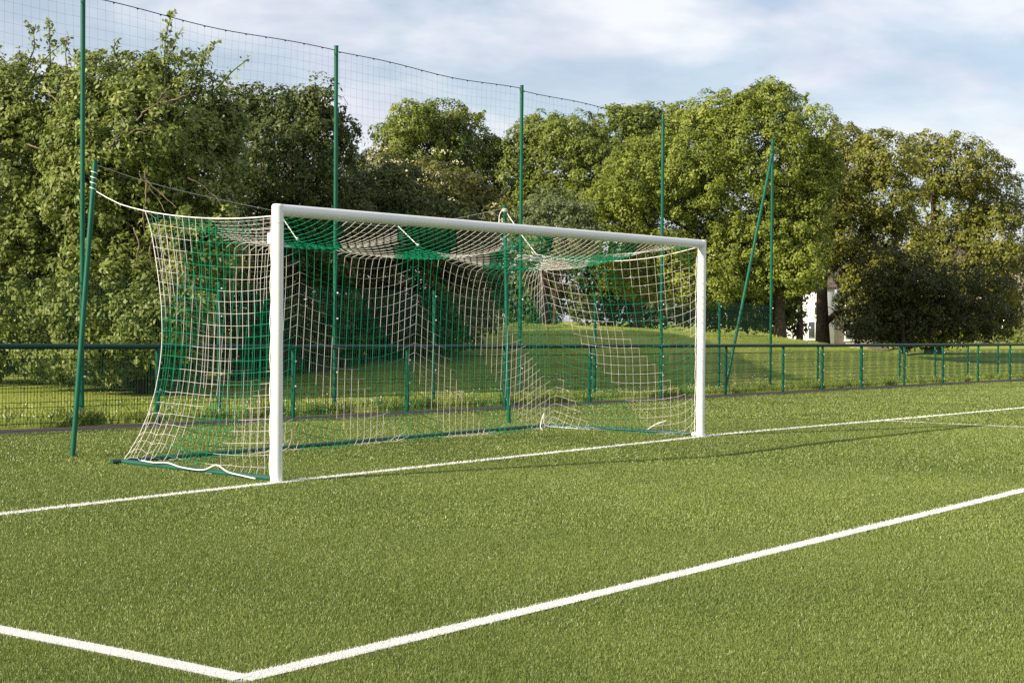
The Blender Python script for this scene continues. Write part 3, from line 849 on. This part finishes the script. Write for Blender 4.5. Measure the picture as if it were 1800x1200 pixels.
# the leafy screen at left
tree('leafy_tree', 'pale green leafy tree filling the far left of the photo', 'tree', 31.5,
     [(10, 330, 90, 150), (-20, 190, 70, 90), (60, 190, 75, 80), (60, 460, 110, 130), (20, 560, 70, 80), (90, 580, 90, 75), (40, 540, 90, 90), (130, 330, 60, 100), (130, 470, 60, 90), (0, 610, 100, 45), (110, 625, 70, 40)], L_POP, 11, -20, 250, .16, 10,
     lambda m: shoots(m, [(50, 110, 45, 35, 26), (88, 100, 86, 36, 30), (20, 130, 30, 90, 20)], 31.5, 3), M_TWIG, clump=0.26, leaf=0.105, per=56, cover=1.5, inner=.4)
left_tree = tree('leafy_tree', 'tall leafy tree with upright shoots near the left tall pole', 'tree', 29.5,
     [(235, 250, 120, 110), (310, 190, 85, 90), (170, 330, 90, 110), (330, 320, 100, 105), (240, 430, 120, 100), (180, 520, 100, 90), (340, 450, 85, 95), (270, 560, 100, 70), (200, 610, 95, 50), (385, 230, 45, 55), (130, 200, 50, 60), (160, 150, 40, 50), (250, 340, 90, 90), (300, 590, 90, 60), (140, 270, 60, 70), (240, 150, 60, 50), (150, 610, 60, 40), (215, 645, 50, 42), (295, 650, 50, 42)],
     L_POP, 12, 250, 220, .10, 14,
     lambda m: shoots(m, [(290, 130, 302, 22, 46), (315, 120, 318, 55, 22), (345, 120, 383, 72, 28), (130, 150, 118, 66, 22), (150, 170, 180, 85, 24), (60, 130, 120, 70, 14), (395, 140, 437, 104, 9), (205, 100, 212, 66, 10), (265, 130, 262, 100, 14)], 29.5, 4), None, clump=0.26, leaf=0.105, per=56, cover=1.5, inner=.4)
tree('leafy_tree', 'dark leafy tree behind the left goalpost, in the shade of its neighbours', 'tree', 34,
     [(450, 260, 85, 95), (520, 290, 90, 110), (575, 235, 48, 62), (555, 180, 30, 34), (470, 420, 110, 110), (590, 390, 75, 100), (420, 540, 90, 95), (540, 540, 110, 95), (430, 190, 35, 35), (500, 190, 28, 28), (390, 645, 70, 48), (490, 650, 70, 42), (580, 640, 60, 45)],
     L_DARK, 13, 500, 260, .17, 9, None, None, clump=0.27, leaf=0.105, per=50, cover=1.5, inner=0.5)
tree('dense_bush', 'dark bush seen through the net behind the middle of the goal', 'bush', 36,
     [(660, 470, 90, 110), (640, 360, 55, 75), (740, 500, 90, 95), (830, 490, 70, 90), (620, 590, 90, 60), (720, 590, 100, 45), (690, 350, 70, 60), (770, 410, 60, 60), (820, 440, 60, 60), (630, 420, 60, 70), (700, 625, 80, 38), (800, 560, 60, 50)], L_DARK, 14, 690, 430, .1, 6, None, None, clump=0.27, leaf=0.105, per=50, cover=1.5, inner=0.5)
tree('round_tree', 'round green tree standing clear against the sky left of centre', 'tree', 64,
     [(750, 265, 75, 70), (695, 250, 38, 42), (815, 255, 48, 50), (770, 220, 50, 38), (725, 215, 40, 32), (700, 320, 45, 50), (790, 330, 75, 60), (860, 265, 22, 30)], L_MID, 15, 760, 260, .24, 9,
     lambda m: shoots(m, [(735, 205, 730, 180, 14), (810, 215, 818, 188, 14), (842, 230, 850, 196, 16), (700, 215, 690, 190, 10)], 64, 5, .22), None, clump=0.38, leaf=0.145, per=56, cover=1.3)
def twigs(parent, paths, D, seed):
    r = np.random.default_rng(seed); m = MB()
    for pp in paths:
        P = np.array([W(x, y, D + r.uniform(-.12, .12)) for x, y in pp])
        t = np.linspace(0, len(P) - 1, 12); Q = np.array([P[int(a)] * (1 - a % 1) + P[min(int(a) + 1, len(P) - 1)] * (a % 1) for a in t])
        Q[1:-1] = (Q[:-2] + 2 * Q[1:-1] + Q[2:]) / 4 + r.normal(0, .008, (10, 3))
        tube(m, Q, np.linspace(.015, .005, 12), 6)
    m.v = [v - np.array(parent.location, np.float32) for v in m.v]
    o = m.build('bare_twigs', M_TWIG, parent, smooth=True); o['kind'] = 'stuff'
twigs(left_tree, [[(241, 212), (252, 195), (275, 182), (298, 168)], [(285, 180), (318, 172), (346, 158)], [(222, 240), (240, 226), (258, 230)], [(192, 258), (208, 242), (215, 232)], [(50, 254), (70, 262), (77, 278)], [(245, 305), (262, 330), (280, 352), (290, 372)],
                  [(250, 310), (285, 342), (310, 365)], [(330, 312), (352, 322), (372, 340), (388, 358)], [(300, 150), (286, 165), (276, 180)], [(268, 415), (262, 450), (272, 480)], [(235, 400), (245, 430), (238, 470)], [(85, 165), (98, 175), (104, 182)], [(255, 300), (258, 340), (250, 380), (255, 410)]], 26.9, 77)
elder = tree('elder_bush', 'rusty olive elder bush with cream flower heads behind the crossbar', 'bush', 58,
     [(670, 310, 55, 45), (765, 330, 70, 50), (700, 380, 75, 55), (815, 350, 50, 40), (850, 385, 45, 40), (760, 410, 85, 50)], L_RUST, 16, 760, 380, .1, 7, None, None, clump=0.34, leaf=0.16, per=40, cover=1.1)
r_ = np.random.default_rng(31); mf = MB()
for _ in range(24):
    L = [(745, 290, 60, 30), (800, 340, 70, 40), (680, 285, 40, 30), (860, 365, 40, 25)][r_.integers(0, 4)]
    c = W(L[0] + r_.uniform(-1, 1) * L[2], L[1] + r_.uniform(-1, 1) * L[3], 56.4 + r_.uniform(-.6, .5)); k = 14
    leaf_faces(mf, c + r_.normal(0, 1, (k, 3)) * np.array([.12, .12, .04]), np.tile([-.4, -.3, .8], (k, 1)), .09, r_, r_.uniform(0, 1, k))
mf.v = [v - np.array(elder.location, np.float32) for v in mf.v]
f_o = mf.build('flower_heads', L_CREAM, elder, var=True); f_o['kind'] = 'stuff'
tree('round_tree', 'broad green tree rising behind the centre of the crossbar', 'tree', 64,
     [(960, 285, 85, 70), (1010, 250, 60, 45), (900, 310, 55, 60), (955, 235, 45, 32), (1050, 320, 50, 80), (970, 370, 85, 55), (890, 380, 45, 45)], L_MID, 17, 960, 280, .22, 9, None, None, clump=0.38, leaf=0.145, per=56, cover=1.3)
tree('grey_bush', 'grey green bush low behind the centre of the crossbar', 'bush', 58,
     [(975, 380, 55, 45), (1015, 395, 40, 40), (935, 400, 40, 40), (975, 430, 70, 40)], L_GREY, 18, 975, 420, .08, 5, None, None, clump=0.28, leaf=0.12, per=40, cover=1.2)
tree('round_tree', 'darker tree peeping out behind the big maple on its left', 'tree', 72,
     [(1090, 250, 60, 55), (1150, 240, 55, 48), (1120, 215, 45, 28), (1190, 215, 22, 30), (1110, 320, 80, 70)], L_MID, 19, 1120, 260, .2, 6, None, None, clump=0.42, leaf=0.19, per=40, cover=1.3)
tree('maple_tree', 'biggest tree, a bright bubbly maple above the right goalpost', 'tree', 60,
     [(1330, 260, 95, 85), (1240, 255, 75, 70), (1345, 195, 62, 40), (1352, 172, 34, 24), (1270, 205, 62, 38), (1160, 310, 70, 70), (1095, 370, 55, 45), (1190, 390, 80, 70), (1290, 360, 95, 80), (1395, 310, 65, 75), (1430, 230, 38, 40), (1380, 420, 75, 65), (1270, 460, 90, 55), (1160, 450, 60, 45), (1340, 490, 80, 45), (1060, 350, 28, 25), (1440, 300, 34, 50), (1110, 320, 45, 60), (1080, 420, 45, 50), (1210, 310, 70, 70), (1330, 420, 80, 60), (1400, 380, 60, 60), (1230, 500, 80, 35), (1120, 490, 60, 35), (1400, 470, 50, 40)],
     L_MAPLE, 20, 1372, 260, .22, 16, lambda m: shoots(m, [(1350, 170, 1352, 146, 18), (1315, 175, 1308, 155, 14), (1410, 190, 1418, 165, 12), (1275, 185, 1278, 162, 12)], 60, 6, .2), None, clump=0.36, leaf=0.125, per=68, cover=1.3, inner=0.3, dj=1.0)
tree('maple_tree', 'olive brown tree with a thick bare trunk right of the brace pole', 'tree', 71,
     [(1500, 290, 60, 48), (1465, 340, 48, 52), (1555, 280, 52, 46), (1540, 350, 70, 55), (1500, 410, 75, 55), (1570, 430, 65, 60), (1505, 465, 42, 40), (1590, 510, 85, 60), (1540, 500, 60, 50), (1545, 565, 45, 32), (1515, 540, 40, 42), (1570, 562, 55, 32), (1440, 330, 45, 60), (1455, 410, 42, 55), (1490, 250, 36, 26)], L_BROWN, 21, 1448, 330, .36, 11, None, None, clump=0.42, leaf=0.16, per=46, cover=1.5, inner=.2)
tree('maple_tree', 'rounded olive tree at the right edge of the photo', 'tree', 82,
     [(1680, 295, 70, 52), (1630, 275, 42, 36), (1735, 340, 50, 62), (1660, 370, 75, 55), (1745, 430, 48, 70), (1680, 450, 70, 55), (1770, 480, 30, 55), (1640, 520, 75, 55), (1720, 530, 60, 40), (1620, 580, 85, 28), (1780, 380, 18, 30), (1620, 565, 55, 32), (1690, 570, 50, 26), (1770, 550, 35, 35)], L_BROWN, 22, 1640, 330, .36, 11, None, None, clump=0.48, leaf=0.18, per=46, cover=1.5, inner=.2)
tree('shade_tree', 'slender dark tree under the big maple, left of the white house', 'tree', 62,
     [(1400, 480, 40, 45), (1385, 530, 30, 35), (1350, 540, 55, 40), (1398, 575, 14, 10)], L_DARK, 23, 1405, 480, .16, 5, None, None, clump=0.36, leaf=0.16, per=40, cover=1.0)
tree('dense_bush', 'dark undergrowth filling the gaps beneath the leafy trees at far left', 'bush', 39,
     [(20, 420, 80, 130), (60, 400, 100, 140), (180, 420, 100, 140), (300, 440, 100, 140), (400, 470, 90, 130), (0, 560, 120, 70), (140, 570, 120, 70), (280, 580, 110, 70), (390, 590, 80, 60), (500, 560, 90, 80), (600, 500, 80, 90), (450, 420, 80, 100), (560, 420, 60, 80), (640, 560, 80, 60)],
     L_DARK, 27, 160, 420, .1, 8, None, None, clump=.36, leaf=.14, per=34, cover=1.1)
tree('dense_bush', 'almost black foliage added as the shade under the two olive trees at right', 'bush', 67,  # added foliage, its dark colour stands in for the shade below the crowns
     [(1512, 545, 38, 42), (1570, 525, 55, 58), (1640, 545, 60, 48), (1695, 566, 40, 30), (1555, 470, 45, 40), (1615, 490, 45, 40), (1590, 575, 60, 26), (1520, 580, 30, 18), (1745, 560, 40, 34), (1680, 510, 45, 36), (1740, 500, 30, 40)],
     L_SHADE, 28, 1590, 500, .12, 6, None, None, clump=.40, leaf=.16, per=40, cover=0.9)
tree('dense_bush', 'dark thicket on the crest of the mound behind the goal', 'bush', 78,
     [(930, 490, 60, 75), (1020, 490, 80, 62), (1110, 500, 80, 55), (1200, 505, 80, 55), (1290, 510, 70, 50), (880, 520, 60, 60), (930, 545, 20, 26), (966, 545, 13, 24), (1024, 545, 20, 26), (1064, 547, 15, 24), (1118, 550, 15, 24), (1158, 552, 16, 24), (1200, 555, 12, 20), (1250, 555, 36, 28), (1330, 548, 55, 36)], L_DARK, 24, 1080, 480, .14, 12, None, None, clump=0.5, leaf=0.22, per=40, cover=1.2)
tree('young_tree', 'small pale young tree far off at the right edge', 'tree', 112,
     [(1725, 572, 22, 18), (1740, 562, 14, 12), (1712, 578, 12, 9)], L_MAPLE, 25, 1728, 575, .13, 4, None, M_TWIG, clump=.4, leaf=.22, per=22, cover=1.0, dj=.3)
tree('far_hedge', 'low far hedge at the right edge beyond the railing', 'hedge', 122,
     [(1790, 596, 40, 14), (1740, 600, 45, 11), (1690, 603, 35, 8)], L_MID, 26, 1745, 598, .1, 3, None, None, clump=.6, leaf=.3, per=20, cover=1.0, dj=.5)

# ------------------------------------------------------------------ buildings and a car beyond the mound
def facing(o, D): o.rotation_euler = (0, 0, -YAW + R(6))
g = on_ground(1475, 104); g[2] -= .3
house = empty('white_house', g, 'white rendered house seen past the trunk of the olive brown tree', 'house'); facing(house, 104)
s = 96 / FPX
def hb(nm, x0, x1, z0, z1, y0, y1, mat, parent):
    m = MB(); box(m, ((x0 + x1) / 2, (y0 + y1) / 2, (z0 + z1) / 2), (x1 - x0, y1 - y0, z1 - z0)); return m.build(nm, mat, parent)
hb('wall', -2.5, -.35, -.5, 5.2, 0, 6, M_WALLW, house)
hb('wall', -.36, 3.6, -.5, 3.9, .5, 6, M_BRICK, house)
m = MB()
m.add([(-2.8, -.3, 5.2), (3.9, -.3, 5.2), (3.9, 6.3, 5.2), (-2.4, 6.3, 5.2), (-2.4, 3, 7.0), (3.9, 3, 7.0)], [[0, 1, 5, 4], [2, 3, 4, 5]]); m.add([(-2.4, -.3, 5.2), (-2.4, 6.3, 5.2), (-2.4, 3, 7.0), (3.9, -.3, 5.2), (3.9, 6.3, 5.2), (3.9, 3, 7.0)], [[0, 2, 1], [3, 4, 5]])
m.build('roof', M_ROOF, house)
for (x0, x1, z0, z1) in [(-1.75, -1.15, 3.35, 4.2), (-2.15, -1.25, 1.75, 2.85), (.6, 1.6, 1.7, 2.7), (.6, 1.5, 3.1, 4.0)]:
    yy = 0 if x0 < -.4 else .5
    f = hb('window', x0 - .09, x1 + .09, z0 - .09, z1 + .09, yy - .06, yy - .001, M_WALLW, house)
    hb('pane', x0, x1, z0, z1, yy - .075, yy - .058, M_GLASS, f)
    hb('mullion', (x0 + x1) / 2 - .03, (x0 + x1) / 2 + .03, z0, z1, yy - .09, yy - .073, M_WALLW, f)
    hb('sill', x0 - .14, x1 + .14, z0 - .15, z0 - .092, yy - .12, yy - .001, M_WALLW, f)
g = on_ground(1405, 100)
bw = empty('boundary_wall', g, 'low blue boarded wall left of the white house', 'wall'); facing(bw, 92)
hb('board', -1.1, 1.0, -.3, .95, 0, .08, M_BLUE, bw)
hb('coping', -1.15, 1.05, .95, 1.02, -.03, .11, M_WALLW, bw)
for x in (-1.05, 0, .95): hb('pier', x - .07, x + .07, -.3, 1.1, .082, .25, M_WALLW, bw)
g = on_ground(1440, 78); g[2] -= .1
car = empty('parked_car', g, 'dark parked car half hidden by the mound in front of the white house', 'car'); facing(car, 78)
prof = [(-2.0, .35), (-2.02, .75), (-1.85, .9), (-1.35, .97), (-.75, 1.42), (.55, 1.46), (1.35, 1.02), (1.95, .88), (2.05, .6), (2.0, .35)]
m = MB(); k = len(prof)
for yv in (0, 1.65): pass
V = [(x, (0 if z < 1.0 else .14), z) for x, z in prof] + [(x, 1.65 - (0 if z < 1.0 else .14), z) for x, z in prof]
m.add(V, [[j, (j + 1) % k, (j + 1) % k + k, j + k] for j in range(k)])
for off, sgn in ((0, 1), (k, -1)):
    cidx = [(j + off) for j in range(k)]
    m.add([V[j] for j in cidx] + [(0, V[cidx[0]][1], .7)], [[j, (j + 1) % k, k] for j in range(k)])
m.build('body', M_CAR, car)
for x0, x1 in ((-.72, -.12), (-.02, .62)):
    m = MB(); m.add([(x0 - .28 * (x0 < -.5), .045, 1.03), (x1 + .3 * (x1 > .5), .045, 1.03), (x1, .128, 1.38), (x0, .128, 1.38)], [[0, 1, 2, 3]]); m.build('window', M_GLASS, car)
for x in (-1.25, 1.25):
    for y in (.02, 1.63):
        m = MB(); tube(m, np.array([(x, y - .1, .32), (x, y + .1, .32)]), .32, 18); w_ = m.build('wheel', M_TYRE, car)
        m = MB(); tube(m, np.array([(x, y - .11, .32), (x, y + .11, .32)]), .18, 14); m.build('rim', M_CLIP, w_)
g = on_ground(1710, 125)
lb = empty('low_building', g, 'low white building far off under the trees at right', 'building'); facing(lb, 125)
hb('wall', -2.4, 2.4, -.5, 2.2, 0, 5, M_WALLW, lb)
hb('roof', -2.6, 2.6, 2.2, 2.4, -.2, 5.2, M_ROOF, lb)
hb('window', -1.5, -.5, .9, 1.7, -.03, -.001, M_GLASS, lb)
hb('door', .8, 1.6, -.4, 1.7, -.03, -.001, M_ROOF, lb)
g = on_ground(1760, 150)
hb2 = empty('white_house', on_ground(1745, 150), 'pale house glimpsed through the crown of the rounded olive tree', 'house'); facing(hb2, 150)
hb('wall', -7, 7, -.5, 7.2, 0, 7, M_BRICK, hb2)
m = MB(); m.add([(-7.4, -.4, 7.2), (7.4, -.4, 7.2), (7.4, 7.4, 7.2), (-7.4, 7.4, 7.2), (-7.4, 3.5, 9.6), (7.4, 3.5, 9.6)], [[0, 1, 5, 4], [2, 3, 4, 5]]); m.add([(-7.4, -.4, 7.2), (-7.4, 7.4, 7.2), (-7.4, 3.5, 9.6), (7.4, -.4, 7.2), (7.4, 7.4, 7.2), (7.4, 3.5, 9.6)], [[0, 2, 1], [3, 4, 5]])
m.build('roof', M_ROOF, hb2)
for x in (-5, -1.7, 1.7, 5):
    for z in (1, 4.4):
        f = hb('window', x - .8, x + .8, z, z + 1.4, -.05, -.001, M_WALLW, hb2); hb('pane', x - .7, x + .7, z + .1, z + 1.3, -.065, -.049, M_GLASS, f)
